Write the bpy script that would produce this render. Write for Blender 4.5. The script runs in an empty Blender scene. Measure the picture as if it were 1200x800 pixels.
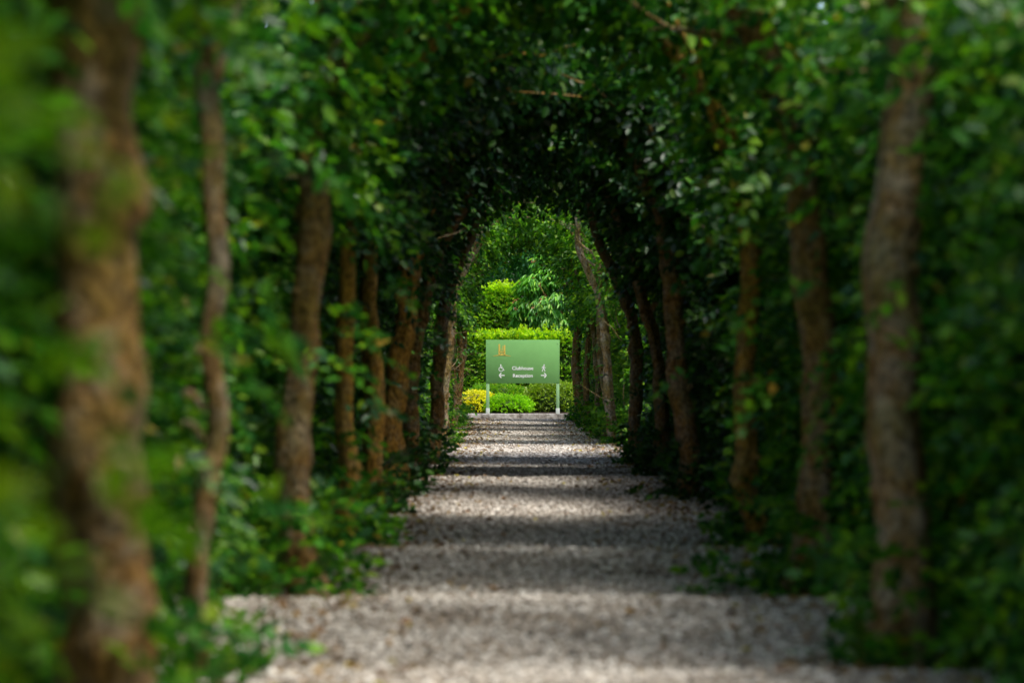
import bpy, math
import numpy as np
from mathutils import Vector
R = math.radians
rng = np.random.default_rng(7)
sc = bpy.context.scene

# ------------------------------------------------------------ camera
cam_d = bpy.data.cameras.new("camera"); cam = bpy.data.objects.new("camera", cam_d)
sc.collection.objects.link(cam); sc.camera = cam
cam.location = (0, 0, 1.2)
cam.rotation_euler = (R(90 + 0.85), 0, R(0.224))
cam_d.lens = 69; cam_d.sensor_width = 36; cam_d.clip_start = 0.05; cam_d.clip_end = 1500
cam_d.dof.use_dof = True; cam_d.dof.focus_distance = 46.0
cam_d.dof.aperture_fstop = 1.5; cam_d.dof.aperture_blades = 0

# ------------------------------------------------------------ light
SUN_EL, SUN_AZ = 66.0, 126.0      # azimuth clockwise from +Y: high, on the right, a little behind the camera
w = bpy.data.worlds.new("World"); sc.world = w; w.use_nodes = True
nt = w.node_tree; nt.nodes.clear()
sky = nt.nodes.new("ShaderNodeTexSky"); sky.sky_type = 'NISHITA'; sky.sun_disc = False
sky.sun_elevation = R(SUN_EL); sky.sun_rotation = R(SUN_AZ); sky.air_density = 1.2; sky.dust_density = 3.0; sky.ozone_density = 1.0
bg = nt.nodes.new("ShaderNodeBackground"); bg.inputs[1].default_value = 0.15
wo = nt.nodes.new("ShaderNodeOutputWorld")
nt.links.new(sky.outputs[0], bg.inputs[0]); nt.links.new(bg.outputs[0], wo.inputs[0])
sl = bpy.data.lights.new("sun", 'SUN'); sun = bpy.data.objects.new("sun", sl); sc.collection.objects.link(sun)
sl.energy = 2.6; sl.angle = R(12); sl.color = (1.0, 0.955, 0.88)
az, el = R(SUN_AZ), R(SUN_EL)
sd = Vector((math.sin(az) * math.cos(el), math.cos(az) * math.cos(el), math.sin(el)))
sun.rotation_euler = sd.to_track_quat('Z', 'Y').to_euler()
sc.view_settings.view_transform = 'Standard'; sc.view_settings.look = 'None'
sc.view_settings.gamma = 1.0; sc.view_settings.exposure = 1.06
sc.view_settings.use_curve_mapping = False
sc.render.engine = 'CYCLES'
sc.cycles.use_denoising = True
sc.cycles.max_bounces = 8; sc.cycles.diffuse_bounces = 2; sc.cycles.glossy_bounces = 2
sc.cycles.transmission_bounces = 3; sc.cycles.transparent_max_bounces = 4
sc.cycles.sample_clamp_indirect = 6.0

# ------------------------------------------------------------ materials
def newmat(name):
    m = bpy.data.materials.new(name); m.use_nodes = True
    t = m.node_tree; t.nodes.clear()
    out = t.nodes.new("ShaderNodeOutputMaterial")
    return m, t, out
def N(t, k, **kw):
    n = t.nodes.new(k)
    for a, b in kw.items():
        if a.startswith("i_"): n.inputs[a[2:].replace("_", " ")].default_value = b
        else: setattr(n, a, b)
    return n
def ramp(t, stops, src, interp='LINEAR'):
    r = t.nodes.new("ShaderNodeValToRGB"); r.color_ramp.interpolation = interp
    e = r.color_ramp.elements
    while len(e) < len(stops): e.new(0.5)
    for q, (p, c) in zip(e, stops): q.position = p; q.color = (*c, 1)
    t.links.new(src, r.inputs[0]); return r
def leaf_mat(name, stops, transl=0.35, rough=0.42, tint=(0.9, 1.0, 0.35), spec=0.5, patch=0.5):
    m, t, out = newmat(name)
    g = N(t, "ShaderNodeNewGeometry")
    r = ramp(t, stops, g.outputs["Random Per Island"])
    tc = N(t, "ShaderNodeTexCoord"); nz = N(t, "ShaderNodeTexNoise", i_Scale=1.6, i_Detail=2.0)
    t.links.new(tc.outputs["Object"], nz.inputs["Vector"])
    v = N(t, "ShaderNodeMapRange"); v.inputs["From Min"].default_value = 0.3; v.inputs["From Max"].default_value = 0.7
    v.inputs["To Min"].default_value = 1 - 0.45 * patch; v.inputs["To Max"].default_value = 1 + 0.45 * patch
    t.links.new(nz.outputs["Fac"], v.inputs["Value"])
    mx = N(t, "ShaderNodeVectorMath", operation='SCALE')
    t.links.new(r.outputs[0], mx.inputs[0]); t.links.new(v.outputs[0], mx.inputs["Scale"])
    p = N(t, "ShaderNodeBsdfPrincipled"); p.inputs["Roughness"].default_value = rough
    p.inputs["Specular IOR Level"].default_value = spec
    t.links.new(mx.outputs[0], p.inputs["Base Color"])
    tr = N(t, "ShaderNodeBsdfTranslucent")
    tm = N(t, "ShaderNodeVectorMath", operation='MULTIPLY'); tm.inputs[1].default_value = (2.0 * tint[0], 2.0 * tint[1], 2.0 * tint[2])
    t.links.new(mx.outputs[0], tm.inputs[0]); t.links.new(tm.outputs[0], tr.inputs["Color"])
    ms = N(t, "ShaderNodeMixShader"); ms.inputs[0].default_value = transl
    t.links.new(p.outputs[0], ms.inputs[1]); t.links.new(tr.outputs[0], ms.inputs[2]); t.links.new(ms.outputs[0], out.inputs[0])
    return m
def flat_mat(name, col, rough=0.6, spec=0.4, var=0.06, scale=12, bump=0.0, metal=0.0):
    m, t, out = newmat(name)
    tc = N(t, "ShaderNodeTexCoord"); nz = N(t, "ShaderNodeTexNoise", i_Scale=scale, i_Detail=5.0)
    t.links.new(tc.outputs["Object"], nz.inputs["Vector"])
    lo = tuple(c * (1 - var) for c in col); hi = tuple(min(1, c * (1 + var)) for c in col)
    r = ramp(t, [(0.3, lo), (0.7, hi)], nz.outputs["Fac"])
    p = N(t, "ShaderNodeBsdfPrincipled"); p.inputs["Roughness"].default_value = rough
    p.inputs["Specular IOR Level"].default_value = spec; p.inputs["Metallic"].default_value = metal
    t.links.new(r.outputs[0], p.inputs["Base Color"])
    if bump:
        b = N(t, "ShaderNodeBump"); b.inputs["Strength"].default_value = bump; b.inputs["Distance"].default_value = 0.01
        t.links.new(nz.outputs["Fac"], b.inputs["Height"]); t.links.new(b.outputs[0], p.inputs["Normal"])
    t.links.new(p.outputs[0], out.inputs[0]); return m

M = {}
M['leaf'] = leaf_mat("tunnel_leaf", [(0.0, (0.010, 0.060, 0.014)), (0.35, (0.026, 0.13, 0.018)), (0.7, (0.075, 0.23, 0.012)), (0.93, (0.16, 0.32, 0.010)), (0.985, (0.16, 0.23, 0.012)), (1.0, (0.28, 0.17, 0.03))], spec=.35)
M['leaf_lit_tint'] = leaf_mat("lit_tint_tunnel_leaf", [(0.0, (0.025, 0.09, 0.010)), (0.4, (0.05, 0.16, 0.012)), (0.8, (0.11, 0.26, 0.012)), (1.0, (0.24, 0.38, 0.02))], transl=0.45, spec=.35)  # same tunnel leaf with sunlight painted into its colour
M['ivy'] = leaf_mat("ivy_leaf", [(0.0, (0.010, 0.06, 0.026)), (0.5, (0.022, 0.125, 0.042)), (0.85, (0.055, 0.20, 0.04)), (1.0, (0.09, 0.19, 0.02))], transl=0.2, rough=0.4, spec=0.4)
M['hedge'] = leaf_mat("clipped_hedge_leaf", [(0.0, (0.06, 0.17, 0.006)), (0.6, (0.12, 0.28, 0.008)), (0.9, (0.20, 0.36, 0.01)), (1.0, (0.36, 0.34, 0.02))], transl=0.4, spec=.3)
M['lime'] = leaf_mat("lime_hedge_leaf", [(0.0, (0.18, 0.32, 0.004)), (0.5, (0.30, 0.46, 0.005)), (1.0, (0.46, 0.60, 0.01))], transl=0.4, spec=.25)
M['bright'] = leaf_mat("bright_bush_leaf", [(0.0, (0.11, 0.28, 0.004)), (0.5, (0.19, 0.42, 0.006)), (1.0, (0.30, 0.54, 0.01))], transl=0.4, spec=.25)
M['olive'] = leaf_mat("olive_bush_leaf", [(0.0, (0.10, 0.18, 0.006)), (0.6, (0.17, 0.28, 0.010)), (1.0, (0.28, 0.36, 0.02))], transl=0.3)
M['yellow'] = leaf_mat("yellow_bush_leaf", [(0.0, (0.36, 0.42, 0.008)), (0.5, (0.68, 0.60, 0.01)), (1.0, (0.85, 0.74, 0.02))], transl=0.3)
M['longleaf'] = leaf_mat("long_leaf", [(0.0, (0.04, 0.16, 0.018)), (0.5, (0.09, 0.29, 0.025)), (0.9, (0.19, 0.42, 0.035)), (1.0, (0.3, 0.45, 0.05))], transl=0.35, patch=0.3)
M['flower'] = flat_mat("russet_flower", (0.42, 0.13, 0.07), 0.7)
M['far'] = leaf_mat("far_tree_leaf", [(0.0, (0.02, 0.11, 0.03)), (0.6, (0.05, 0.22, 0.05)), (1.0, (0.10, 0.32, 0.07))], transl=0.3)
M['litter'] = leaf_mat("fallen_leaf", [(0.0, (0.10, 0.05, 0.02)), (0.5, (0.2, 0.1, 0.035)), (0.85, (0.32, 0.2, 0.06)), (1.0, (0.5, 0.42, 0.05))], transl=0.15)
M['twig'] = flat_mat("hedge_core_shade", (0.035, 0.026, 0.016), 0.95, 0.1, 0.4, 25, 0.6)  # dark colour standing for the shade inside the side hedges
M['leaf_shade_tint'] = leaf_mat('shade_tint_tunnel_leaf', [(0.0, (0.006, 0.030, 0.008)), (0.45, (0.012, 0.060, 0.012)), (0.8, (0.03, 0.11, 0.012)), (0.96, (0.07, 0.18, 0.012)), (1.0, (0.14, 0.22, 0.02))], transl=0.28, spec=.35)  # tunnel leaf darkened in colour to stand for deep shade
M['shoot'] = leaf_mat('lit_tint_shoot_leaf', [(0.0, (0.05, 0.16, 0.01)), (0.5, (0.13, 0.30, 0.008)), (1.0, (0.30, 0.42, 0.008))], transl=0.5, spec=.3, patch=.3)  # sunlit brightness painted into the shoot colour
M['inner'] = flat_mat('bush_core_shade', (0.03, 0.055, 0.012), 0.9, 0.1, 0.5, 14, 0.6)  # inner shade painted on the solid bush cores
M['soil'] = flat_mat("dark_soil", (0.035, 0.025, 0.018), 0.95, 0.1, 0.45, 18, 0.8)
M['sign'] = flat_mat("green_sign_paint", (0.175, 0.40, 0.12), 0.75, 0.2, 0.04, 5)
M['post'] = flat_mat("green_post_paint", (0.26, 0.46, 0.22), 0.4, 0.4, 0.05, 6)
M['white'] = flat_mat("white_vinyl", (0.9, 0.92, 0.88), 0.4, 0.4, 0.02)
M['sleeve'] = flat_mat("pale_post_sleeve", (0.55, 0.60, 0.55), 0.5, 0.3, 0.1, 20)
M['gold'] = flat_mat("golden_vinyl", (0.72, 0.52, 0.10), 0.4, 0.4, 0.03)

def bark_mat(name, warm, grey, moss):
    m, t, out = newmat(name)
    tc = N(t, "ShaderNodeTexCoord")
    mp = N(t, "ShaderNodeMapping"); mp.inputs["Scale"].default_value = (1, 1, 0.7)
    t.links.new(tc.outputs["Object"], mp.inputs[0])
    n1 = N(t, "ShaderNodeTexNoise", i_Scale=8.0, i_Detail=8.0, i_Roughness=0.7); t.links.new(mp.outputs[0], n1.inputs["Vector"])
    n2 = N(t, "ShaderNodeTexNoise", i_Scale=38.0, i_Detail=5.0); t.links.new(mp.outputs[0], n2.inputs["Vector"])
    n3 = N(t, "ShaderNodeTexNoise", i_Scale=2.3, i_Detail=4.0); t.links.new(tc.outputs["Object"], n3.inputs["Vector"])
    r1 = ramp(t, [(0.36, tuple(c * 0.3 for c in warm)), (0.45, warm), (0.58, grey), (0.72, tuple(min(1, c * 1.35) for c in grey))], n1.outputs["Fac"])
    r3 = ramp(t, [(0.47, (0, 0, 0)), (0.6, (1, 1, 1))], n3.outputs["Fac"])
    mx = N(t, "ShaderNodeMix", data_type='RGBA'); mx.inputs[7].default_value = (*moss, 1)
    sc1 = N(t, "ShaderNodeMath", operation='MULTIPLY'); sc1.inputs[1].default_value = 0.55
    t.links.new(r3.outputs[0], sc1.inputs[0]); t.links.new(sc1.outputs[0], mx.inputs[0]); t.links.new(r1.outputs[0], mx.inputs[6])
    r2 = ramp(t, [(0.35, (0.45, 0.45, 0.45)), (0.62, (1.3, 1.3, 1.3))], n2.outputs["Fac"])
    m2 = N(t, "ShaderNodeVectorMath", operation='MULTIPLY'); t.links.new(mx.outputs[2], m2.inputs[0]); t.links.new(r2.outputs[0], m2.inputs[1])
    p = N(t, "ShaderNodeBsdfPrincipled"); p.inputs["Roughness"].default_value = 0.85; p.inputs["Specular IOR Level"].default_value = 0.25
    t.links.new(m2.outputs[0], p.inputs["Base Color"])
    b = N(t, "ShaderNodeBump"); b.inputs["Strength"].default_value = 1.0; b.inputs["Distance"].default_value = 0.025
    ad = N(t, "ShaderNodeMath", operation='ADD'); t.links.new(n1.outputs["Fac"], ad.inputs[0]); t.links.new(n2.outputs["Fac"], ad.inputs[1])
    t.links.new(ad.outputs[0], b.inputs["Height"]); t.links.new(b.outputs[0], p.inputs["Normal"])
    t.links.new(p.outputs[0], out.inputs[0]); return m
M['bark'] = bark_mat("warm_brown_bark", (0.26, 0.138, 0.032), (0.27, 0.205, 0.13), (0.17, 0.13, 0.02))
M['bark_orange'] = bark_mat("ochre_algae_bark", (0.50, 0.255, 0.035), (0.36, 0.23, 0.09), (0.34, 0.21, 0.02))
M['bark_grey'] = bark_mat("grey_bark", (0.25, 0.145, 0.045), (0.33, 0.27, 0.19), (0.15, 0.14, 0.03))

def gravel_mat(name):
    m, t, out = newmat(name)
    tc = N(t, "ShaderNodeTexCoord")
    v = N(t, "ShaderNodeTexVoronoi", i_Scale=34.0); t.links.new(tc.outputs["Object"], v.inputs["Vector"])
    v2 = N(t, "ShaderNodeTexVoronoi", i_Scale=15.0); t.links.new(tc.outputs["Object"], v2.inputs["Vector"])
    sp = N(t, "ShaderNodeSeparateColor"); t.links.new(v.outputs["Color"], sp.inputs[0])
    r = ramp(t, STONE, sp.outputs[0])
    n = N(t, "ShaderNodeTexNoise", i_Scale=2.2, i_Detail=6.0); t.links.new(tc.outputs["Object"], n.inputs["Vector"])
    dr = ramp(t, [(0.40, (0.5, 0.43, 0.36)), (0.56, (1, 1, 1))], n.outputs["Fac"])
    mu = N(t, "ShaderNodeVectorMath", operation='MULTIPLY'); t.links.new(r.outputs[0], mu.inputs[0]); t.links.new(dr.outputs[0], mu.inputs[1])
    p = N(t, "ShaderNodeBsdfPrincipled"); p.inputs["Roughness"].default_value = 0.8; p.inputs["Specular IOR Level"].default_value = 0.3
    t.links.new(mu.outputs[0], p.inputs["Base Color"])
    b = N(t, "ShaderNodeBump"); b.invert = True; b.inputs["Strength"].default_value = 1.0; b.inputs["Distance"].default_value = 0.02
    ad = N(t, "ShaderNodeMath", operation='ADD'); t.links.new(v.outputs["Distance"], ad.inputs[0]); t.links.new(v2.outputs["Distance"], ad.inputs[1])
    t.links.new(ad.outputs[0], b.inputs["Height"]); t.links.new(b.outputs[0], p.inputs["Normal"])
    t.links.new(p.outputs[0], out.inputs[0]); return m
STONE = [(0.0, (0.12, 0.105, 0.09)), (0.22, (0.30, 0.26, 0.215)), (0.5, (0.44, 0.39, 0.335)), (0.75, (0.56, 0.51, 0.45)), (0.9, (0.74, 0.70, 0.645)), (1.0, (0.80, 0.77, 0.72))]
M['gravel'] = gravel_mat("gravel")
def pebble_mat():
    m, t, out = newmat("pebble")
    g = N(t, "ShaderNodeNewGeometry"); r = ramp(t, STONE, g.outputs["Random Per Island"])
    p = N(t, "ShaderNodeBsdfPrincipled"); p.inputs["Roughness"].default_value = 0.7; p.inputs["Specular IOR Level"].default_value = 0.35
    t.links.new(r.outputs[0], p.inputs["Base Color"]); t.links.new(p.outputs[0], out.inputs[0]); return m
M['pebble'] = pebble_mat()
def lawn_mat():
    m, t, out = newmat("lawn")
    tc = N(t, "ShaderNodeTexCoord"); n = N(t, "ShaderNodeTexNoise", i_Scale=0.6, i_Detail=8.0); t.links.new(tc.outputs["Object"], n.inputs["Vector"])
    n2 = N(t, "ShaderNodeTexNoise", i_Scale=60.0, i_Detail=3.0); t.links.new(tc.outputs["Object"], n2.inputs["Vector"])
    ad = N(t, "ShaderNodeMath", operation='ADD'); t.links.new(n.outputs["Fac"], ad.inputs[0]); t.links.new(n2.outputs["Fac"], ad.inputs[1])
    r = ramp(t, [(0.38, (0.03, 0.06, 0.015)), (0.62, (0.07, 0.12, 0.025))], ad.outputs[0])
    hm = N(t, "ShaderNodeMath", operation='MULTIPLY'); hm.inputs[1].default_value = 0.5
    t.links.new(ad.outputs[0], hm.inputs[0]); t.links.new(hm.outputs[0], r.inputs[0])
    p = N(t, "ShaderNodeBsdfPrincipled"); p.inputs["Roughness"].default_value = 0.9
    b = N(t, "ShaderNodeBump"); b.inputs["Strength"].default_value = 0.8; b.inputs["Distance"].default_value = 0.04
    t.links.new(n2.outputs["Fac"], b.inputs["Height"]); t.links.new(b.outputs[0], p.inputs["Normal"])
    t.links.new(r.outputs[0], p.inputs["Base Color"]); t.links.new(p.outputs[0], out.inputs[0]); return m
M['lawn'] = lawn_mat()
def kerb_mat():
    m, t, out = newmat("weathered_kerb")
    tc = N(t, "ShaderNodeTexCoord"); n = N(t, "ShaderNodeTexNoise", i_Scale=7.0, i_Detail=7.0, i_Roughness=0.7); t.links.new(tc.outputs["Object"], n.inputs["Vector"])
    r = ramp(t, [(0.36, (0.07, 0.06, 0.05)), (0.46, (0.24, 0.22, 0.20)), (0.6, (0.42, 0.41, 0.39)), (0.75, (0.52, 0.51, 0.49))], n.outputs["Fac"])
    p = N(t, "ShaderNodeBsdfPrincipled"); p.inputs["Roughness"].default_value = 0.85
    b = N(t, "ShaderNodeBump"); b.inputs["Strength"].default_value = 0.7; b.inputs["Distance"].default_value = 0.02
    t.links.new(n.outputs["Fac"], b.inputs["Height"]); t.links.new(b.outputs[0], p.inputs["Normal"])
    t.links.new(r.outputs[0], p.inputs["Base Color"]); t.links.new(p.outputs[0], out.inputs[0]); return m
M['kerb'] = kerb_mat()

# ------------------------------------------------------------ helpers
def mesh_obj(name, V, F, mat, parent=None, smooth=False, mats=None, fm=None):
    """F: (n,4) or (n,3) int array"""
    V = np.asarray(V, np.float32); F = np.asarray(F, np.int32)
    me = bpy.data.meshes.new(name); k = F.shape[1]
    me.vertices.add(len(V)); me.vertices.foreach_set("co", V.ravel())
    me.loops.add(F.size); me.loops.foreach_set("vertex_index", F.ravel())
    me.polygons.add(len(F)); me.polygons.foreach_set("loop_start", np.arange(0, F.size, k, dtype=np.int32))
    if smooth: me.polygons.foreach_set("use_smooth", np.ones(len(F), bool))
    me.update(calc_edges=True); me.validate()
    me.materials.append(mat)
    o = bpy.data.objects.new(name, me); sc.collection.objects.link(o)
    if parent is not None: o.parent = parent
    return o
def tag(o, label=None, cat=None, group=None, kind=None):
    if label: o["label"] = label
    if cat: o["category"] = cat
    if group: o["group"] = group
    if kind: o["kind"] = kind
    return o
def empty(name, loc, label, cat, group=None):
    o = bpy.data.objects.new(name, None); o.empty_display_size = 0.2; sc.collection.objects.link(o); o.location = loc
    return tag(o, label, cat, group)
def unit(a):
    return a / np.maximum(np.linalg.norm(a, axis=-1, keepdims=True), 1e-9)
def leaves(pos, axis, nrm, L, wr=0.62, fold=0.22, curl=0.12):
    """ovate folded leaves: two quads each"""
    n = len(pos); axis = unit(axis); nrm = unit(nrm - axis * (nrm * axis).sum(-1, keepdims=True)); side = np.cross(axis, nrm)
    L = np.broadcast_to(np.asarray(L), (n,))[:, None]; W = L * wr * 0.5
    V = np.empty((n, 6, 3), np.float32)
    V[:, 0] = pos
    V[:, 1] = pos + axis * L * 0.28 + side * W * 0.95 + nrm * W * fold
    V[:, 2] = pos + axis * L * 0.66 + side * W * 0.8 + nrm * (W * fold - L * curl * 0.3)
    V[:, 3] = pos + axis * L - nrm * L * curl
    V[:, 4] = pos + axis * L * 0.66 - side * W * 0.8 + nrm * (W * fold - L * curl * 0.3)
    V[:, 5] = pos + axis * L * 0.28 - side * W * 0.95 + nrm * W * fold
    b = (np.arange(n) * 6)[:, None]
    F = np.concatenate([b + np.array([[0, 1, 2, 3]]), b + np.array([[0, 3, 4, 5]])])
    return V.reshape(-1, 3), F
def merge(parts):
    Vs, Fs, o = [], [], 0
    for V, F in parts:
        Vs.append(V); Fs.append(F + o); o += len(V)
    return np.concatenate(Vs), np.concatenate(Fs)
def sprays(rg, o, d, K=9, L=0.30, leaf=0.085, droop=0.35, up=0.8, jit=0.35, wr=0.62):
    S = len(o); d = unit(d)
    n = unit(np.array([0, 0, 1.0]) * up + rg.normal(0, 0.45, (S, 3))); n = unit(n - d * (n * d).sum(-1, keepdims=True)); s = np.cross(d, n)
    LL = (L * rg.uniform(0.6, 1.3, (S, 1)))
    k = np.arange(K); t = ((k + 0.6) / K)[None, :, None] * LL[:, None, :]
    sg = np.where(k % 2 == 0, 1.0, -1.0); sg[-1] = 0.0
    pos = o[:, None] + d[:, None] * t
    pos = pos + np.array([0, 0, -1.0]) * droop * t ** 2 / np.maximum(LL[:, None], 1e-3)
    ax = d[:, None] * 0.55 + s[:, None] * sg[None, :, None] * 0.85 + np.array([0, 0, -0.22]) + rg.normal(0, 0.2, (S, K, 3))
    nn = n[:, None] + rg.normal(0, jit, (S, K, 3))
    ln = leaf * rg.uniform(0.6, 1.2, (S, K))
    return leaves(pos.reshape(-1, 3), ax.reshape(-1, 3), nn.reshape(-1, 3), ln.ravel(), wr)
def wob(p, seed, f=1.0):
    """cheap smooth noise, -1..1, p (...,3)"""
    r = np.random.default_rng(seed); v = 0
    for i in range(5):
        kx = r.normal(0, 1, 3) * f * (1 + 0.5 * i); v = v + np.sin((p * kx).sum(-1) + r.uniform(0, 6.28)) / (1 + 0.35 * i)
    return v / 3.2
def catmull(P, m):
    P = np.asarray(P, float); Q = np.vstack([2 * P[0] - P[1], P, 2 * P[-1] - P[-2]]); out = []
    for i in range(1, len(Q) - 2):
        for u in np.linspace(0, 1, m, endpoint=False):
            a, b, c, d = Q[i - 1], Q[i], Q[i + 1], Q[i + 2]
            out.append(0.5 * (2 * b + (c - a) * u + (2 * a - 5 * b + 4 * c - d) * u * u + (3 * b - a - 3 * c + d) * u ** 3))
    out.append(P[-1]); return np.array(out)
def tube(P, rad, n=14, m=8, seed=0, lump=0.12, burls=0, kink=0.0):
    """rounded, lumpy tapering limb through control points P with radii rad"""
    C = catmull(P, m); rr = np.interp(np.linspace(0, len(rad) - 1, len(C)), np.arange(len(rad)), rad)
    if kink:
        k0 = np.clip(np.arange(len(C)) / 4.0, 0, 1)[:, None]
        C = C + k0 * kink * np.stack([wob(C, seed + q, 4.5) for q in (11, 12, 13)], -1)
    T = unit(np.gradient(C, axis=0)); r = np.random.default_rng(seed)
    ref = np.array([0, 1.0, 0]) if abs(T[0][1]) < 0.8 else np.array([1.0, 0, 0])
    U = []; u = unit(np.cross(T[0], ref))
    for k in range(len(C)):
        u = unit(u - T[k] * np.dot(u, T[k])); U.append(u)
    U = np.array(U); W = np.cross(T, U)
    th = np.linspace(0, 2 * np.pi, n, endpoint=False)
    s = np.concatenate([[0], np.cumsum(np.linalg.norm(np.diff(C, axis=0), axis=1))])[:, None]
    ph = r.uniform(0, 6.28, 6)
    f = 1 + lump * (0.5 * np.sin(2 * th + ph[0] + s * 1.3) + 0.45 * np.sin(3 * th + ph[1] - s * 2.1) + 0.35 * np.sin(5 * th + ph[2] + s * 0.7)
                    + 0.5 * np.sin(s * 5.1 + ph[3] + np.cos(th)) + 0.35 * np.sin(s * 11 + ph[4] + 2 * np.sin(th + ph[5])))
    for b in range(burls):
        bs, bt = r.uniform(0.1, s[-1, 0] * 0.8), r.uniform(0, 6.28); dt = (th - bt + np.pi) % (2 * np.pi) - np.pi
        f = f + r.uniform(0.2, 0.5) * np.exp(-((s - bs) / 0.07) ** 2 - (dt / 0.6) ** 2)
    RR = rr[:, None] * f
    V = C[:, None] + U[:, None] * (np.cos(th) * RR)[..., None] + W[:, None] * (np.sin(th) * RR)[..., None]
    K = len(C); V = np.concatenate([V.reshape(-1, 3), C[:1], C[-1:] + T[-1:] * rr[-1] * 0.4])
    F = []
    for i in range(K - 1):
        a = i * n + np.arange(n); b2 = i * n + (np.arange(n) + 1) % n
        F.append(np.stack([a, b2, b2 + n, a + n], 1))
    F = np.concatenate(F)
    i0, i1 = K * n, K * n + 1; a = np.arange(0, n, 2); L0 = (K - 1) * n
    F = np.concatenate([F, np.stack([np.full(len(a), i0), (a + 2) % n, a + 1, a], 1), np.stack([np.full(len(a), i1), L0 + a, L0 + a + 1, L0 + (a + 2) % n], 1)])
    return V, F
def box(x0, x1, y0, y1, z0, z1):
    V = np.array([[x, y, z] for z in (z0, z1) for y in (y0, y1) for x in (x0, x1)], float)
    F = np.array([[0, 2, 3, 1], [4, 5, 7, 6], [0, 1, 5, 4], [2, 6, 7, 3], [0, 4, 6, 2], [1, 3, 7, 5]])
    return V, F
def bevel(o, wd=0.006, seg=2):
    m = o.modifiers.new("bevel", 'BEVEL'); m.width = wd; m.segments = seg; return o
def lumpy_core(c, rad, pw=2.0, seed=0, amp=0.08, nu=26, nv=16, open_f=2.0):
    """lumpy solid (superellipsoid) core, coloured as inner shade"""
    u = np.linspace(0, 2 * np.pi, nu, endpoint=False); v = np.linspace(-np.pi / 2, np.pi / 2, nv)
    U, Vv = np.meshgrid(u, v); e = 2.0 / pw
    sg = lambda a, p: np.sign(a) * np.abs(a) ** p
    D = np.stack([sg(np.cos(Vv), e) * sg(np.cos(U), e), sg(np.cos(Vv), e) * sg(np.sin(U), e), sg(np.sin(Vv), e)], -1)
    P = np.asarray(c) + D * np.asarray(rad); P = P + D * (amp * wob(P, seed, open_f))[..., None]
    idx = np.arange(nu * nv).reshape(nv, nu); a = idx[:-1]; b = np.roll(idx, -1, 1)[:-1]; c2 = np.roll(idx, -1, 1)[1:]; d = idx[1:]
    return P.reshape(-1, 3), np.stack([a, b, c2, d], -1).reshape(-1, 4)
def shell_points(rg, n, c, rad, pw):
    """points and outward normals spread over a superellipsoid, by projecting uniform box-surface directions"""
    rad = np.asarray(rad, float)
    a = np.array([rad[1] * rad[2], rad[0] * rad[2], rad[0] * rad[1]]); ax = rg.choice(3, n, p=a / a.sum())
    q = rg.uniform(-1, 1, (n, 3)); q[np.arange(n), ax] = rg.choice([-1, 1], n)
    s = (np.abs(q) ** pw).sum(-1) ** (1 / pw); q = q / s[:, None]
    nr = unit(np.sign(q) * np.abs(q) ** (pw - 1) / rad)
    return np.asarray(c) + q * rad, nr
def bush(root, c, rad, pw, n, leaf, mat, seed, K=6, L=0.12, depth=0.15, amp=0.06, updir=0.5, wr=0.62, part='foliage', core=True, corescale=0.80):
    rg = np.random.default_rng(seed)
    p, nr = shell_points(rg, n, c, rad, pw)
    p = p + nr * (amp * wob(p, seed, 2.0 / max(0.3, min(rad)) * 0.9))[:, None] - nr * (rg.random(n) ** 1.5 * depth)[:, None]
    keep = p[:, 2] > 0.02; p, nr = p[keep], nr[keep]
    d = nr + rg.normal(0, 0.45, p.shape) + np.array([0, 0, updir])
    V, F = sprays(rg, p - nr * L * 0.5, d, K, L, leaf, 0.2, 0.6, 0.45, wr)
    o = mesh_obj(part, V, F, mat, root)
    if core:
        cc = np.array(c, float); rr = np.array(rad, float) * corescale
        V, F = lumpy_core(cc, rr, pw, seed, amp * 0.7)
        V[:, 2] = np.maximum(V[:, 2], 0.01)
        mesh_obj('dark_core', V, F, M['inner'], root, True)
    return o

# ------------------------------------------------------------ setting: ground, path, bed, kerb
V, F = box(-260, 260, -120, 420, -1.0, -0.02)
tag(mesh_obj('ground', V, F, M['lawn']), kind='structure')
CREST = np.array([-4, -1.5, 1.2, 4.0, 6.9, 9.3, 11.8, 14.5, 17.6, 20.3, 22.4, 24.9, 27.3, 29.6, 31.7, 34.2, 36.3, 39.0, 41.2, 43.8, 46.0, 49.0])
def path_h(x, y):
    """raked, wavy gravel: cross ridges every stride or so, a little askew"""
    p = np.stack([x, y, 0 * x], -1)
    yw = y + 0.10 * wob(p * np.array([1.0, 0.25, 0]), 15, 1.6) + 0.05 * np.sin(3.1 * x + y)
    k = np.clip(np.searchsorted(CREST, yw) - 1, 0, len(CREST) - 2)
    u = np.clip((yw - CREST[k]) / (CREST[k + 1] - CREST[k]), 0, 1); q = 0.27
    s = np.where(u < q, 0.5 + 0.5 * np.cos(np.pi * u / q), 0.5 - 0.5 * np.cos(np.pi * ((u - q) / (1 - q)) ** 1.25))
    amp = np.interp(yw, [0, 15, 19, 28, 48], [0.105, 0.10, 0.08, 0.065, 0.045])
    h = 0.015 + amp * s + 0.008 * np.sin(y * 4.3 + 1.1 + 0.5 * np.sin(x * 1.3 + y * 0.2)) + 0.006 * wob(p, 5, 3.0) + 0.004 * wob(p, 6, 11.0)
    e = np.clip((2.75 - np.abs(x - 0.22)) / 0.35, 0, 1)
    return -0.03 + (h + 0.03) * e * e * (3 - 2 * e)
xs = np.arange(-2.6, 3.05, 0.05); ys = np.arange(-3, 47.25, 0.045)
X, Y = np.meshgrid(xs, ys); Z = path_h(X, Y)
nx = len(xs); idx = np.arange(X.size).reshape(X.shape)
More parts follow.
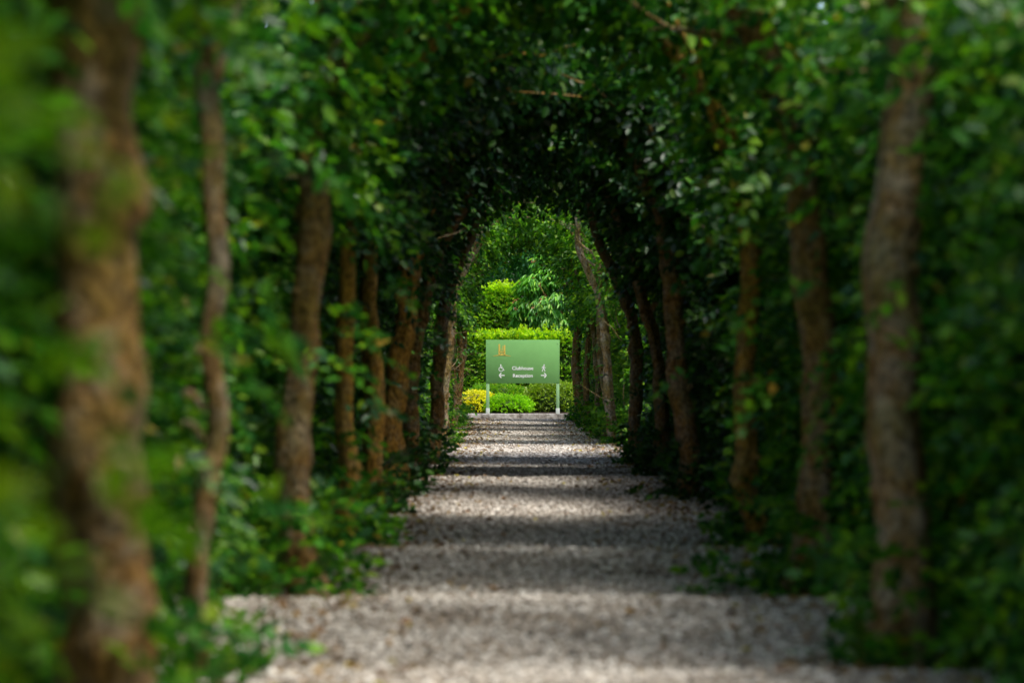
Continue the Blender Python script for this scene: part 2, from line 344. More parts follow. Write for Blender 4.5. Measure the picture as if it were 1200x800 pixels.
F = np.stack([idx[:-1, :-1], idx[:-1, 1:], idx[1:, 1:], idx[1:, :-1]], -1).reshape(-1, 4)
tag(mesh_obj('path', np.stack([X, Y, Z], -1).reshape(-1, 3), F, M['gravel'], smooth=True), kind='structure')
n = 150000
py = np.where(rng.random(n) < 0.6, rng.uniform(6.5, 24, n), rng.uniform(16, 47.1, n)); px = 0.22 + rng.uniform(-2.0, 2.0, n)
pr = rng.uniform(0.006, 0.016, n) * (1 + 0.5 * (rng.random(n) < 0.05))
B = np.array([[1, 0, 0], [0, 1, 0], [-1, 0, 0], [0, -1, 0], [0, 0, 1], [0, 0, -1]], float)
PV = B[None] * pr[:, None, None] * rng.uniform(0.7, 1.35, (n, 1, 3)) * np.array([1, 1, 0.7]) + rng.normal(0, 0.18, (n, 6, 3)) * pr[:, None, None]
a = rng.uniform(0, 6.28, n); ca, sa = np.cos(a)[:, None], np.sin(a)[:, None]
PV = np.stack([PV[..., 0] * ca - PV[..., 1] * sa, PV[..., 0] * sa + PV[..., 1] * ca, PV[..., 2]], -1)
PV = PV + np.stack([px, py, path_h(px, py) + pr * 0.45], -1)[:, None]
PF = np.array([[0, 1, 4], [1, 2, 4], [2, 3, 4], [3, 0, 4], [1, 0, 5], [2, 1, 5], [3, 2, 5], [0, 3, 5]])
PF = (np.arange(n) * 6)[:, None, None] + PF
tag(mesh_obj('gravel', PV.reshape(-1, 3), PF.reshape(-1, 3), M['pebble']), 'loose pale pebbles covering the path through the tree tunnel', 'gravel', kind='stuff')

xs = np.arange(-12, 12.01, 0.12); ys = np.arange(47.36, 62, 0.12); X, Y = np.meshgrid(xs, ys)
Z = 0.13 + 0.02 * wob(np.stack([X, Y, 0 * X], -1), 9, 3.0)
idx = np.arange(X.size).reshape(X.shape)
F = np.stack([idx[:-1, :-1], idx[:-1, 1:], idx[1:, 1:], idx[1:, :-1]], -1).reshape(-1, 4)
tag(mesh_obj('soil_ground', np.stack([X, Y, Z], -1).reshape(-1, 3), F, M['soil'], smooth=True), kind='structure')
kb = []
for i in range(-13, 13):
    x0 = i * 0.915; rg = np.random.default_rng(100 + i)
    V, F = box(x0 + 0.004, x0 + 0.911, 47.2 + rg.uniform(-.008, .008), 47.36, -0.05, 0.165 + rg.uniform(-.006, .006)); kb.append((V, F))
V, F = merge(kb); k = mesh_obj('kerb', V, F, M['kerb']); bevel(k, 0.012); tag(k, kind='structure')

# ------------------------------------------------------------ tunnel trees
ARCH_C = 0.22
def tunnel_tree(y, xt, r0, label, seed, bark='bark', lean=0.0, leany=0.0, lift=.12, roof=1.0, wall=1.0, low=1.0, apex=3.75, cover=0.75, ylen=1.45, front=0.0, sy=.55, extra=0, skirt=0, near_shoots=False, burls=5, leafmat='leaf'):
    """one pleached tree: trunk, limbs bent over the path, stubs, twigs and foliage. Local +x points at the path."""
    side = 1.0 if xt < ARCH_C else -1.0
    c = abs(ARCH_C - xt); x_left = xt < 0
    root = empty('tunnel_tree', (xt, y, 0), label, 'tree', 'pleached trees forming the tunnel')
    rg = np.random.default_rng(seed)
    mir = np.array([side, 1, 1])
    def put(name, VF, mat, parent=root, smooth=True):
        V, F = VF; V = V * mir
        if side < 0: F = F[:, ::-1]
        return mesh_obj(name, V, F, mat, parent, smooth)
    j = lambda s: rg.normal(0, s)
    bx, by = lean, leany
    zs = [-.08, .1, .5, 1.0, 1.5, 2.0, 2.5]
    P = [[j(.01) + bx * q / 2.5 + 0.05 * math.sin(q * 2 + seed) * (q > .3), j(.012) + by * q / 2.5, q] for q in zs]
    P[0][0] = P[1][0] - 0.01
    e = P[-1]
    if 14 < y < 32: P[-2][0] += .05; P[-1][0] += .14; e = P[-1]
    P += [[e[0] + .22 + j(.03), e[1] + j(.08), 2.95], [c * 0.55, e[1] + j(.15), apex - .28], [c * 0.98, e[1] + j(.3), apex + lift]]
    rad = [r0 * 1.5, r0 * 1.25, r0, r0 * .95, r0 * .93, r0 * .9, r0 * .82, r0 * .68, r0 * .5, r0 * .3]
    trunk = put('trunk', tube(P, rad, 18, 8, seed, 0.20, burls + 4, .022), M[bark])
    # limbs following the arch
    nb = 3
    for b in range(nb):
        z0 = rg.uniform(2.1, 2.7); yy = rg.choice([-1, 1]) * rg.uniform(.4, 1.1); r1 = r0 * rg.uniform(.28, .5)
        u = z0 / 2.5; st = [bx * u, by * u, z0]
        Q = [st, [st[0] + .06 + j(.04), st[1] + yy * .22, z0 + .42], [st[0] + .28 + j(.08), st[1] + yy * .7 + j(.08), min(3.25, z0 + .85)],
             [c * .5 + j(.1), st[1] + yy + j(.15), apex - .3 + j(.08)], [c * rg.uniform(.8, 1.25), st[1] + yy * 1.1 + j(.2), apex + lift - .02 + j(.08)]]
        put('branch', tube(Q, [r1, r1 * .85, r1 * .6, r1 * .38, r1 * .15], 8, 6, seed + b, 0.18, 0, .06), M['bark_grey'] if y > 28 else M[bark])
    for b in range(4):   # pruned stubs and side limbs into the hedge
        z0 = rg.uniform(.5, 2.1); an = rg.uniform(-2.4, 2.4) ; u = z0 / 2.5; ln = rg.uniform(.05, .15)
        dx, dy = -abs(math.cos(an)) * .6, math.sin(an)
        st = [bx * u, by * u, z0]; r1 = r0 * rg.uniform(.25, .42)
        put('branch', tube([st, [st[0] + dx * ln * .6, st[1] + dy * ln * .6, z0 + .06], [st[0] + dx * ln, st[1] + dy * ln, z0 + ln * .45]], [r1 * 1.2, r1 * .9, r1 * .7], 8, 5, seed + 20 + b, .15), M[bark])
    # thin twigs under the arch and on the wall
    for b in range(14):
        if y < 28 and b % 2 == 0: continue
        th = rg.uniform(0.0, 1.5); yy = rg.uniform(-1.2, 1.2)
        s0 = np.array([c - (c + .02) * math.cos(th), yy, 2.35 + (apex - 2.35) * math.sin(th)]) if b % 2 else np.array([rg.uniform(-.15, .02), yy, rg.uniform(.3, 2.6)])
        d = unit(np.array([rg.uniform(.0, .5), rg.normal(0, .7), rg.uniform(-.1, .9)])); l = rg.uniform(.3, .8)
        put('twig', tube([s0 - d * .1, s0 + d * l * .5 + rg.normal(0, .03, 3), s0 + d * l + rg.normal(0, .05, 3)], [.010, .007, .003], 5, 4, b, .1, 0, .05), M['bark_grey'])
    # foliage, wall part
    S = int((1150 if y < 12 else 950) * wall * ylen / 1.45)
    yy = rg.uniform(-ylen, ylen, S); zz = rg.uniform(.12, 3.0, S)
    dep = rg.random(S) ** 1.2 * 0.8
    pp = np.stack([0 * yy, yy + y, zz], -1)
    sx = -0.12 + 0.13 * wob(pp, seed, 2.2) + front - dep
    near = (np.abs(yy - by * zz / 2.5) < 0.20 + r0)
    hide = near & (rg.random(S) < cover * (.97 if 14 < y < 26 and x_left else .84))
    sx = np.where(hide, np.minimum(sx, -0.16 - r0), sx)
    o1 = np.stack([sx, yy, zz], -1)
    d1 = np.stack([rg.uniform(.1, 1.0, S), rg.normal(0, .6, S), rg.normal(.15, .4, S)], -1)
    d1[hide, 0] = -np.abs(d1[hide, 0]) * .3
    a1 = sprays(rg, o1, d1, 9, .25, .072 if y < 12 else .08, wr=.56)
    # roof part: denser over the trunk line, thinner between the trees
    S = int(1150 * roof)
    th = np.arcsin(np.clip(rg.random(S), 0, 1)) if False else rg.uniform(-0.05, 1.62, S)
    yy = np.clip(rg.normal(0, sy, S), -1.5, 1.5); q = rg.random(S) ** 1.3 * .85 - .12
    rx = c + .02 + q; rz = (apex - 2.35) + q
    pp = np.stack([th * 2, yy + y, 0 * yy], -1); dd = .10 * wob(pp, seed + 3, 2.0)
    o2 = np.stack([c - (rx + dd) * np.cos(th), yy + (.1 if y > 9 else 0) * np.sin(np.clip(th, 0, 1.6)), 2.35 + (rz + dd) * np.sin(th)], -1)
    d2 = np.stack([rg.normal(.35, .6, S), rg.normal(0, .7, S), rg.normal(-.15, .45, S)], -1)
    a2 = sprays(rg, o2, d2, 9, .30, .09, .45)
    parts = [a1, a2]
    # low growth round the foot
    S = int(130 * low)
    an = rg.uniform(0, 6.28, S); rr = .1 + .38 * rg.random(S) ** .7
    o3 = np.stack([np.cos(an) * rr * .65 - .1, np.sin(an) * rr * 1.1, rg.random(S) ** 1.8 * .5 + .03], -1)
    d3 = np.stack([np.cos(an) * .6, np.sin(an) * .6, rg.uniform(.1, 1, S)], -1)
    if S: parts.append(sprays(rg, o3, d3, 7, .2, .075, .5))
    if extra:   # loose shoots hanging out over the path
        o4 = np.stack([rg.uniform(.0, .38, extra), rg.uniform(-1.0, 1.0, extra), rg.uniform(.8, 2.9, extra)], -1)
        d4 = np.stack([rg.uniform(.4, 1, extra), rg.normal(0, .5, extra), rg.normal(0, .4, extra)], -1)
        parts.append(sprays(rg, o4, d4, 9, .26, .075, .6, wr=.56))
    if near_shoots:   # long soft shoots hanging close to the camera, leaf colour brightened as if sunlit
        sh6 = []
        for hx, hy, hz, m5 in ((.70, -.62, 1.56, 9), (.76, -.50, 1.50, 7), (.70, -.55, 1.34, 8), (.68, -.66, 1.23, 6), (.74, -.50, 1.00, 9), (.80, -.30, 1.14, 3), (.68, -.7, .92, 7), (.78, -.35, 1.44, 3)):
            o6 = np.array([hx - .12, hy, hz]) + rg.normal(0, .05, (m5, 3)) * np.array([.7, 1.5, 1.2])
            d6 = np.stack([rg.uniform(.1, .5, m5), rg.normal(0, .6, m5), rg.normal(0, .5, m5)], -1)
            sh6.append(sprays(rg, o6, d6, 5, .16, .075, .5, wr=.6))
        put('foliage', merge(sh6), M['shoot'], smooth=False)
    if skirt:   # leafy skirt reaching out over the gravel
        t5 = rg.random(skirt); o5 = np.stack([-.1 + .55 * t5, rg.normal(.1, .38, skirt), (.42 - .3 * t5) * rg.random(skirt) + .05], -1)
        d5 = np.stack([rg.uniform(.4, 1, skirt), rg.normal(0, .6, skirt), rg.uniform(0, .6, skirt)], -1)
        parts.append(sprays(rg, o5, d5, 7, .22, .08, .7))
    V, F = merge(parts); V[:, 2] = np.maximum(V[:, 2], 0.05)
    put('crown', (V, F), M[leafmat], smooth=False)
    return root

L_TREES = [  # first tree is added out of view to block front light
    (0.0, -1.35, .10, 'bark', 0.0, .6, 0, 'unseen tree added beside the camera on the left to block front light'),  # y, x, radius, bark, lean, cover, extra, label
    (2.7, -1.30, .10, 'bark', 0.0, .6, 40, 'tree nearest the camera on the left whose blurred leaves fill the left edge'),
    (5.15, -1.10, .125, 'bark', .03, .88, 8, 'thickest blurred trunk on the left with a pale orange flank and pruned stubs'),
    (6.9, -1.12, .040, 'bark_grey', .03, .80, 6, 'thin crooked pale trunk half hidden by leaves just behind the thickest left trunk'),
    (10.1, -1.10, .085, 'bark', -.03, .82, 22, 'straight brown trunk on the left with a leafy skirt reaching onto the gravel'),
    (12.7, -1.12, .062, 'bark_orange', .05, .82, 16, 'ochre trunk on the left veiled by ivy, right behind the straight brown one'),
    (15.0, -1.12, .075, 'bark_orange', -.05, .90, 10, 'ochre left trunk leaning outward beside the brightest orange trunk'),
    (17.6, -1.12, .095, 'bark_orange', .07, .96, 8, 'brightest orange trunk on the left, its bark lit down to the gravel'),
    (20.8, -1.13, .075, 'bark', .10, .85, 8, 'dark trunk on the left leaning into the arch behind the brightest orange trunk'),
    (24.2, -1.12, .085, 'bark', .25, .85, 6, 'dark silhouetted trunk on the left framing the first dark arch'),
    (30.4, -1.22, .070, 'bark_grey', .12, .70, 4, 'grey left trunk in the light just past the dark arch'),
    (33.6, -1.22, .055, 'bark_grey', .05, .55, 0, 'second grey left trunk past the dark arch, mottled with ivy'),
    (36.9, -1.24, .050, 'bark_grey', .05, .5, 0, 'third lit left trunk past the dark arch, in leaves tinted as sunlit'),
    (40.4, -1.28, .060, 'bark', .03, .6, 0, 'brown left trunk second from the sign'),
    (43.9, -1.32, .065, 'bark', .03, .6, 0, 'last brown tree of the left row, beside the yellow bush'),
]
R_TREES = [  # opening entry is an unseen added tree that cuts front light
    (0.4, 1.8, .10, 'bark', 0.0, .6, 0, 'unseen tree added beside the camera on the right to block front light'),
    (3.4, 1.75, .09, 'bark', 0, .6, 20, 'tree nearest the camera on the right, only its dark leaves showing at the edge'),
    (7.8, 1.52, .112, 'bark_grey', -.01, .88, 8, 'large grey brown trunk on the right, bare from top to gravel'),
    (10.3, 1.52, .092, 'bark', .0, .78, 12, 'reddish brown trunk on the right next behind the large bare one'),
    (12.7, 1.52, .072, 'bark_orange', .12, .78, 12, 'orange brown trunk on the right, leaning over, second behind the large bare one'),
    (17.4, 1.52, .085, 'bark', .15, .78, 12, 'brown right trunk with leafy shoots spreading from its foot onto gravel'),
    (20.9, 1.50, .07, 'bark', .12, .92, 6, 'brown right trunk arching inward, just before the dark arch'),
    (24.3, 1.50, .075, 'bark', .20, .8, 6, 'dark silhouetted trunk on the right framing the first dark arch'),
    (30.2, 1.50, .075, 'bark_grey', .25, .65, 4, 'grey right tree past the dark arch with a pale limb curving over the path'),
    (33.5, 1.48, .055, 'bark_grey', .1, .5, 4, 'second right tree past the dark arch, almost hidden in leaves tinted as sunlit'),
    (36.8, 1.46, .050, 'bark_grey', .1, .5, 4, 'third right tree past the dark arch, slender under shoots tinted as sunlit'),
    (40.3, 1.42, .060, 'bark', .06, .6, 2, 'brown right trunk second from the sign'),
    (44.0, 1.34, .10, 'bark', .04, .95, 0, 'last dark trunk of the right row, beside the end of the sign'),
]
def ROOF(y):
    for lim, v in ((1, 1.4), (4, .35), (9, .2), (11, .6), (14, 1.1), (17, 1.35), (28, 2.3), (35, .55), (39, 1.3)):
        if y < lim: return v
    return 1.4
SKIRT = {(10.1, -1.09): 70, (17.4, 1.52): 18, (10.3, 1.52): 14}
FRONT = lambda y, x: (-.16 if 9 < y < 22 else -.04) if x < 0 and y < 28 else (-.05 if y > 28 else -.02)
SY_ = lambda y: .8 if y < 1 else (.5 if y < 18 else (.6 if y < 28 else .45))
for i, (y, x, r, bk, ln, cv, ex, lb) in enumerate(L_TREES):
    tunnel_tree(y, x, r, lb, 300 + i * 17, bk, ln, 0.0, roof=ROOF(y), sy=SY_(y), leafmat='leaf_lit_tint' if 28 < y < 38 or (y < 4 and x < 0) else ('leaf_shade_tint' if 14 < y < 28 else 'leaf'), skirt=SKIRT.get((y, x), 0), near_shoots=(y == 2.7 and x < 0), lift=.12 if y < 14 else -.14, front=FRONT(y, x), cover=cv, extra=ex, apex=3.75 if y < 28 else (3.95 if y < 38 else 4.25), low=.35 if y < 9 or y > 30 else 1.0, burls=8 if y < 6 else 5)
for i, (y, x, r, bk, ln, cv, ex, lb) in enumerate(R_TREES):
    tunnel_tree(y, x, r, lb, 800 + i * 17, bk, ln, 0.0, roof=ROOF(y), sy=SY_(y), leafmat='leaf_lit_tint' if 28 < y < 38 or (y < 4 and x < 0) else ('leaf_shade_tint' if 14 < y < 28 else 'leaf'), skirt=SKIRT.get((y, x), 0), near_shoots=(y == 2.7 and x < 0), lift=.12 if y < 14 else -.14, front=FRONT(y, x), cover=cv, extra=ex, apex=3.75 if y < 28 else (3.95 if y < 38 else 4.25), low=1.0, ylen=1.9 if y in (12.7, 17.4, 7.8) else 1.45)

# ------------------------------------------------------------ hedges behind the trunks
def side_hedge(xc, y0, y1, label, seed, side):
    root = empty('tunnel_hedge', (xc, (y0 + y1) / 2, 0), label, 'hedge', 'long hedges behind the trunks')
    rg = np.random.default_rng(seed); n = int((y1 - y0) * 165); h = (y1 - y0) / 2
    yy = rg.uniform(-h, h, n); zz = rg.uniform(.05, 4.3, n)
    dep = rg.random(n) * .35
    sgn = np.where(rg.random(n) < .68, 1.0, -1.0)
    pp = np.stack([yy * 0, yy, zz], -1); xx = sgn * (.38 + .08 * wob(pp, seed, 2.0) - dep * .6) * side
    top = rg.random(n) < .14; zz[top] = 4.25 + rg.normal(0, .08, top.sum()); xx[top] = rg.uniform(-.4, .4, top.sum())
    d = np.stack([sgn * side, rg.normal(0, .6, n), rg.normal(.2, .4, n)], -1)
    V, F = sprays(rg, np.stack([xx, yy, zz], -1), d, 8, .24, .085)
    V[:, 2] = np.maximum(V[:, 2], 0.0)
    mesh_obj('foliage', V, F, M['ivy'], root)
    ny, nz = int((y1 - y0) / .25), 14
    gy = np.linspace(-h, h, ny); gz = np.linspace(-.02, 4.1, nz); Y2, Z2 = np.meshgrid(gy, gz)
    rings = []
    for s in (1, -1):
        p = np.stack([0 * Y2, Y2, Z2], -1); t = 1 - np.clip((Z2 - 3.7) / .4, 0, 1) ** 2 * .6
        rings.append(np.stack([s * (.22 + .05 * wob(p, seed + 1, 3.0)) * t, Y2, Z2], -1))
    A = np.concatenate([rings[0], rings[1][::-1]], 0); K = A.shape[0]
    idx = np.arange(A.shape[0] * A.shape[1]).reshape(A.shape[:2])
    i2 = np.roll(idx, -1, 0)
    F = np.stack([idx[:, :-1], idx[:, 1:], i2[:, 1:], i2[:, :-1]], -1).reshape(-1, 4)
    mesh_obj('dark_core', A.reshape(-1, 3), F, M['twig'], root, True)  # solid filler added to block light, dark like a shaded interior
    return root
side_hedge(-2.25, -4.0, 26.2, 'dark hedge backing the left trunks before the lit gap', 51, 1)  # both near hedges run on unseen behind the camera to block light
side_hedge(2.65, -4.0, 26.2, 'dark hedge backing the right trunks before the lit gap', 52, -1)
side_hedge(-2.25, 28.9, 46.2, 'dark hedge backing the far left trunks between gap and sign', 53, 1)
side_hedge(2.65, 28.9, 46.2, 'dark hedge backing the far right trunks between gap and sign', 54, -1)

# ------------------------------------------------------------ ground ivy along the foot of both rows
def ground_ivy(xc, side, seed):
    rg = np.random.default_rng(seed); n = 5200
    yy = rg.uniform(3, 46.5, n); e = .08 + .15 * np.sin(yy * 2.3 + seed) + .10 * np.sin(yy * 5.1)
    cr = np.min(np.abs(yy[:, None] - (CREST + .1)), axis=1); e = e - .38 * np.exp(-(cr / .55) ** 2)
    xx = xc + side * (e - rg.random(n) ** .8 * 1.3)
    xx = np.where((side > 0) & (yy < 9.4), xx - .28, xx) if side > 0 else xx + .16
    xx = np.where(yy > 38, xx - side * .12, xx)
    o = np.stack([xx, yy, .05 + rg.random(n) ** 2 * .28], -1)
    d = np.stack([side * rg.uniform(-.3, 1, n), rg.normal(0, .7, n), rg.uniform(0, .7, n)], -1)
    V, F = sprays(rg, o, d, 6, .2, .07, .6)
    V[:, 2] = np.maximum(V[:, 2], path_h(V[:, 0], V[:, 1]) + .004)
    return V, F
V, F = merge([ground_ivy(-1.42, 1, 3), ground_ivy(1.86, -1, 4)])
tag(mesh_obj('ground_ivy', V, F, M['ivy']), 'low dark ivy creeping along both edges of the gravel', 'ivy', kind='stuff')
for wx, wy, lb in ((.95, 10.4, 'tiny green weed growing alone in the gravel on the right'), (1.25, 11.9, 'small weed tuft in the gravel beside the right row'), (-.95, 21.5, 'little weed at the left gravel edge before the lit gap')):
    wd = empty('weed', (wx, wy, float(path_h(np.array([wx]), np.array([wy]))[0])), lb, 'weed', 'weeds in the gravel')
    rg = np.random.default_rng(int(wy * 10)); m6 = 14; an = rg.uniform(0, 6.28, m6)
    V, F = sprays(rg, np.stack([np.cos(an) * .05, np.sin(an) * .05, 0 * an], -1), np.stack([np.cos(an), np.sin(an), rg.uniform(.2, 1.2, m6)], -1), 5, .10, .035, .3)
    V[:, 2] = np.maximum(V[:, 2], 0.0); mesh_obj('leaves', V, F, M['leaf'], wd)
n = 6500
lx = np.where(rng.random(n) < .5, -1.2 + np.abs(rng.normal(0, .45, n)), 1.6 - np.abs(rng.normal(0, .45, n))); ly = rng.uniform(6, 47, n)
pos = np.stack([lx, ly, path_h(lx, ly) + rng.uniform(.012, .025, n)], -1); an = rng.uniform(0, 6.28, n)
V, F = leaves(pos, np.stack([np.cos(an), np.sin(an), rng.normal(0, .15, n)], -1), np.array([0, 0, 1.0]) + rng.normal(0, .35, (n, 3)), rng.uniform(.03, .065, n), .6, .5, .25)
tag(mesh_obj('fallen_leaves', V, F, M['litter']), 'brown and yellow fallen leaves scattered over the gravel', 'leaves', kind='stuff')

# ------------------------------------------------------------ sign
SX, SY, SZ = 0.075, 48.0, 0.13          # centre of the panel, depth, bed level
sign = empty('direction_sign', (SX, SY, SZ), 'green two-post sign reading Clubhouse Reception at the end of the path', 'sign')
PW, PB, PT = 1.80, 0.76, 1.82
V, F = box(-PW / 2, PW / 2, -.02, .02, PB, PT); panel = bevel(mesh_obj('panel', V, F, M['sign'], sign), .004)
for s in (-1, 1):
    xo = s * (PW / 2 - .045)
    V, F = box(xo - .036, xo + .036, .0215, .085, -.2, PT - .03); bevel(mesh_obj('post', V, F, M['post'], sign), .006)
    V, F = box(xo - .038, xo + .038, -.015, .0205, -.2, PB - .002); p2 = bevel(mesh_obj('post', V, F, M['post'], sign), .006)
    V, F = box(xo - .046, xo + .046, -.024, .094, -.2, .15); bevel(mesh_obj('post_sleeve', V, F, M['sleeve'], p2), .006)
fy = -.0225
for bx_ in (-PW / 2 + .045, PW / 2 - .045):
    for bz_ in (PB + .08, PT - .08):
        V, F = tube([(bx_, -.0195, bz_), (bx_, -.026, bz_)], [.009, .009], 10, 1, 0, 0.0); mesh_obj('bolt', V, F, M['post'], panel, True)
def flatshape(name, polys, mat, th=.002):
    """polys: list of 2-D convex outlines (x, z) on the panel face, extruded a little"""
    me = bpy.data.meshes.new(name); vs, fs = [], []
    for p in polys:
        b = len(vs); k = len(p)
        vs += [(x, fy, z) for x, z in p] + [(x, fy + th, z) for x, z in p]
        fs.append(list(range(b, b + k)))
        fs += [[b + i, b + k + i, b + k + (i + 1) % k, b + (i + 1) % k] for i in range(k)]
    me.from_pydata(vs, [], fs); me.materials.append(mat); me.update()
    o = bpy.data.objects.new(name, me); sc.collection.objects.link(o); o.parent = panel; return o
def text(s, x, z, size):
    cu = bpy.data.curves.new('lettering', 'FONT'); cu.body = s; cu.size = size; cu.align_x = 'CENTER'; cu.extrude = .0012; cu.offset = 0.0026; cu.space_character = 1.02
    tmp = bpy.data.objects.new('t', cu); sc.collection.objects.link(tmp); bpy.context.view_layer.update()
    me = bpy.data.meshes.new_from_object(tmp); bpy.data.objects.remove(tmp)
    me.materials.clear(); me.materials.append(M['white'])
    o = bpy.data.objects.new('lettering', me); sc.collection.objects.link(o); o.parent = panel
    o.location = (x, fy, z); o.rotation_euler = (R(90), 0, 0); return o
# panel px (zoom of the photograph): 1035 px = 1.80 m wide, top at 72, bottom at 685
U = 1.80 / 1035
def px2(x, y): return ((x - 567.5) * U, PT - (y - 72) * U)
def sc2(pts): return [px2(*p) for p in pts]
text("Clubhouse", px2(566, 0)[0], px2(0, 492)[1], .118)
text("Reception", px2(568, 0)[0], px2(0, 596)[1], .118)
def stroke(a, b, w):
    a, b = np.array(a, float), np.array(b, float); d = (b - a) / np.linalg.norm(b - a); n2 = np.array([-d[1], d[0]]) * w / 2
    return [tuple(a + n2), tuple(b + n2), tuple(b - n2), tuple(a - n2)]
def disc(c, r, n=12): return [(c[0] + r * math.cos(t), c[1] + r * math.sin(t)) for t in np.linspace(0, 2 * math.pi, n, endpoint=False)]
for (x0, x1, hx) in ((312, 236, 266), (822, 900, 870)):
    y = 570; s = 1 if x1 > x0 else -1
    flatshape('arrow', [sc2(q) for q in (stroke((x0, y), (x1 - s * 8, y), 13), stroke((x1, y), (hx, y - 34), 14), stroke((x1, y), (hx, y + 34), 14))], M['white'])
# wheelchair user
wheel = [stroke((262 + 30 * math.cos(a0), 482 + 30 * math.sin(a0)), (262 + 30 * math.cos(a0 + .42), 482 + 30 * math.sin(a0 + .42)), 8) for a0 in np.arange(.2, 4.3, .4)]
flatshape('wheelchair_symbol', [sc2(q) for q in [disc((259, 424), 9)] + wheel + [stroke((259, 434), (264, 470), 12), stroke((262, 449), (284, 449), 8), stroke((264, 470), (290, 470), 10), stroke((288, 468), (300, 500), 10), stroke((298, 500), (310, 495), 8)]], M['white'])
# walking figure
flatshape('walking_symbol', [sc2(q) for q in [disc((868, 424), 9), stroke((864, 436), (860, 474), 20), stroke((862, 440), (842, 456), 8), stroke((842, 456), (838, 474), 7), stroke((868, 442), (880, 460), 8), stroke((880, 460), (894, 466), 7), stroke((856, 472), (852, 492), 11), stroke((852, 492), (838, 514), 10), stroke((864, 472), (874, 492), 11), stroke((874, 492), (880, 514), 10)]], M['white'])
# golden emblem: two ladder-like pillars on a shallow mound
em = [stroke((238, 132), (238, 288), 22), stroke((312, 146), (312, 288), 22), stroke((238, 246), (312, 246), 12), stroke((262, 190), (262, 240), 7), stroke((288, 150), (288, 236), 7), stroke((258, 272), (292, 272), 14)]
arc = [(150 + t * 250, 300 - 16 * math.sin(math.pi * t)) for t in np.linspace(0, 1, 15)]
for p, q in zip(arc[:-1], arc[1:]):
    m = (p[0] + q[0]) / 2; em.append(stroke(p, q, 4 + 9 * math.sin(math.pi * (m - 150) / 250)))
flatshape('emblem', [sc2(q) for q in em], M['gold'])

# ------------------------------------------------------------ planting behind the sign
b = empty('yellow_bush', (-1.12, 50.2, .13), 'golden yellow low bush at the left of the sign', 'bush')
bush(b, (0, 0, .22), (.55, .5, .34), 2.0, 1700, .045, M['yellow'], 61, updir=.6)
b = empty('low_bush', (-.28, 49.9, .13), 'bright green mounded bush under the left half of the sign', 'bush')
bush(b, (0, 0, .13), (.68, .55, .33), 2.2, 2600, .042, M['bright'], 62, updir=.8)
b = empty('low_bush', (-.55, 51.2, .13), 'mid green bush behind the bright green mound', 'bush')
bush(b, (0, 0, .25), (.9, .55, .50), 2.2, 2400, .045, M['hedge'], 66, updir=.8)
b = empty('low_bush', (.88, 50.6, .13), 'olive green bush behind the right post of the sign', 'bush')
bush(b, (0, 0, .28), (.85, .6, .52), 2.2, 3000, .045, M['olive'], 63, updir=.6)
b = empty('lime_hedge', (.2, 53.4, .12), 'low lime green clipped hedge directly behind the sign', 'hedge')
bush(b, (0, 0, 1.0), (3.4, .7, 1.08), 7, 15000, .065, M['hedge'], 64, K=7, L=.14, updir=.3, amp=.04)
rg = np.random.default_rng(5); n = 2600
o = np.stack([rg.uniform(-3.3, 3.3, n), rg.uniform(-.68, .6, n), 1.93 + rg.normal(0, .10, n)], -1)
V, F = sprays(rg, o, np.stack([rg.normal(0, .3, n), rg.normal(0, .3, n) - .2, rg.uniform(.6, 1, n)], -1), 7, .17, .06)
mesh_obj('new_growth', V, F, M['lime'], b)
b = empty('tall_hedge', (-1.45, 57.2, .1), 'taller clipped hedge with yellow tipped top at the back on the left', 'hedge')
bush(b, (0, 0, 1.75), (2.6, .9, 1.78), 4.5, 15000, .08, M['hedge'], 65, K=7, L=.16, updir=-.1, amp=.10)
n = 1300
o = np.stack([rg.uniform(-2.5, 2.5, n), rg.uniform(-.85, .8, n), 3.42 + rg.normal(0, .08, n)], -1)
V, F = sprays(rg, o, np.stack([rg.normal(0, .3, n), rg.normal(0, .3, n) - .2, rg.uniform(.6, 1, n)], -1), 7, .17, .07)
mesh_obj('new_growth', V, F, M['lime'], b)
# long-leaved shrub with drooping leaves and russet flower heads
sh = empty('long_leaved_tree', (1.0, 55.4, .1), 'small tree with long drooping leaves and russet flower sprays above the hedge', 'tree')
V, F = tube([(0, 0, -.1), (.05, 0, .9), (-.08, .05, 1.8), (-.05, 0, 2.9), (0, 0, 3.8)], [.08, .07, .06, .04, .015], 10, 6, 3); mesh_obj('trunk', V, F, M['bark'], sh, True)
for k in range(6):
    a0 = k * 1.05; V, F = tube([(-.03, 0, 1.2 + k * .3), (math.cos(a0) * .5, math.sin(a0) * .4, 1.9 + k * .3), (math.cos(a0) * .95, math.sin(a0) * .75, 2.3 + k * .3)], [.035, .025, .01], 6, 5, k)
    mesh_obj('branch', V, F, M['bark'], sh, True)
n = 2300; rg = np.random.default_rng(12)
cl = unit(rg.normal(0, 1, (46, 3))) * (.3 + .7 * rg.random((46, 1)) ** .6) * np.array([1.1, .85, 1.2]); cl[:, 0] *= 1 - .30 * np.clip(cl[:, 2], 0, 2); cl[0] = (-.25, 0, 1.15); cl[1] = (-.6, -.2, .6)
q = cl[rg.integers(0, 46, n)] + unit(rg.normal(0, 1, (n, 3))) * (rg.random((n, 1)) ** .5) * np.array([.36, .38, .30])
tipc = q + np.array([0, 0, 3.0]); out = unit(q / np.array([1, 1, 1.4]))
parts = []
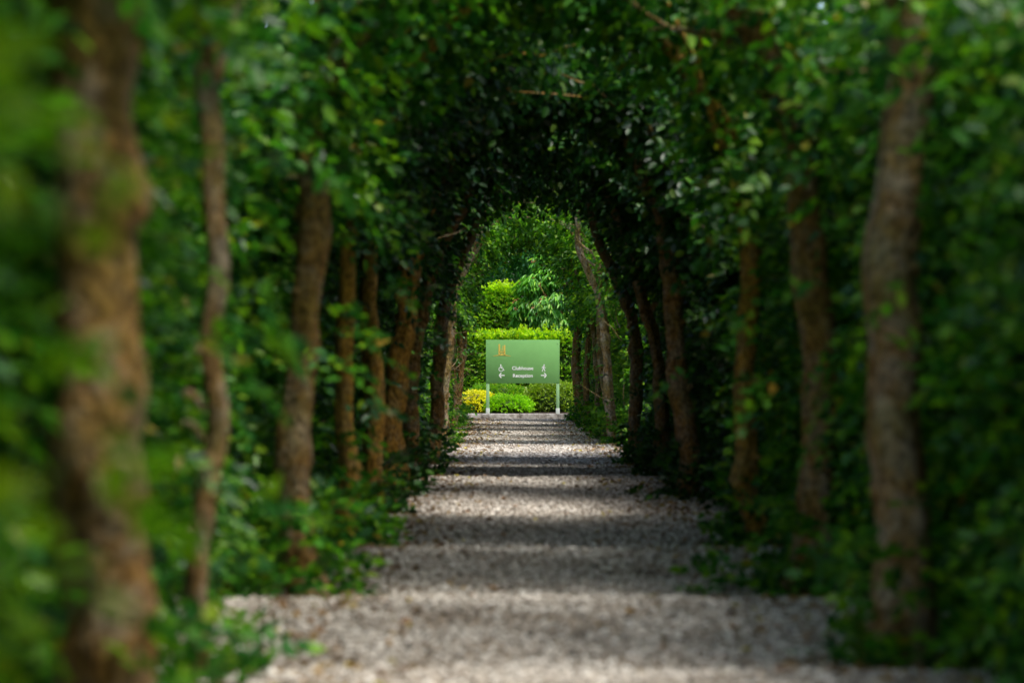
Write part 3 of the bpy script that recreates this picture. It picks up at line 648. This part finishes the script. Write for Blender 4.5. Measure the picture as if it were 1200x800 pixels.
for k in range(9):
    a0 = k * 2.4 + rg.uniform(0, 1, n); ring = np.stack([np.cos(a0), np.sin(a0), 0 * a0], -1)
    ax = ring * .6 + out * .55 + np.array([0, 0, -.75]) + rg.normal(0, .12, (n, 3))
    parts.append(leaves(tipc, ax, np.array([0, 0, 1.0]) + out * .6 + rg.normal(0, .2, (n, 3)), .25 * rg.uniform(.6, 1.15, n), .24, .3, .2))
V, F = merge(parts); mesh_obj('crown', V, F, M['longleaf'], sh)
m = rg.random(n) < .12; t0 = tipc[m] + out[m] * .03; parts = []
for k in range(9):
    parts.append(leaves(t0 + rg.normal(0, .03, t0.shape), out[m] + np.array([0, 0, .6]) + rg.normal(0, .4, t0.shape), rg.normal(0, 1, t0.shape), .05, .5))
V, F = merge(parts); mesh_obj('flower_sprays', V, F, M['flower'], sh)

# background trees
def bg_tree(x, y, h, rw, label, seed, mat='far'):
    root = empty('garden_tree', (x, y, -.02), label, 'tree', 'garden trees beyond the hedges')
    rg = np.random.default_rng(seed)
    V, F = tube([(0, 0, -.1), (.1, 0, h * .2), (-.1, .1, h * .45), (.05, 0, h * .8)], [.28, .22, .17, .05], 12, 6, seed); mesh_obj('trunk', V, F, M['bark_grey'], root, True)
    for k in range(7):
        a0 = k * 2.4; z0 = h * (.15 + .09 * k)
        V, F = tube([(0, 0, z0), (math.cos(a0) * rw * .4, math.sin(a0) * rw * .4, z0 + h * .08), (math.cos(a0) * rw * .8, math.sin(a0) * rw * .8, z0 + h * .12)], [.09, .06, .02], 7, 4, k)
        mesh_obj('branch', V, F, M['bark_grey'], root, True)
    ps = []
    for k in range(26):
        a0 = rg.uniform(0, 6.28); rr = rw * rg.uniform(.2, .85); z0 = h * rg.uniform(.2, .92); s = rw * rg.uniform(.28, .45)
        rr *= 1 - .4 * max(0, z0 / h - .6) / .4
        n = 330; q = unit(rg.normal(0, 1, (n, 3))) * (rg.random((n, 1)) ** .4) * s * np.array([1, 1, .7])
        q += np.array([math.cos(a0) * rr, math.sin(a0) * rr, z0])
        ps.append(sprays(rg, q, rg.normal(0, 1, (n, 3)) + np.array([0, 0, -.2]), 6, .3, .13))
    V, F = merge(ps); mesh_obj('crown', V, F, M[mat], root)
bg_tree(-1.2, 68, 8.5, 3.0, 'dark tree beyond the tall hedge, seen through the top of the arch', 71)
bg_tree(3.0, 66, 8.0, 2.8, 'dark tree behind the long-leaved tree', 72)
bg_tree(-6.5, 64, 8.5, 3.2, 'broad tree hidden beyond the left end of the hedges', 73)
bg_tree(8.5, 63, 8.5, 3.2, 'broad tree hidden beyond the right end of the hedges', 74)
bg_tree(.8, 76, 11, 4.2, 'tallest tree standing farthest back beyond the hedges', 75)
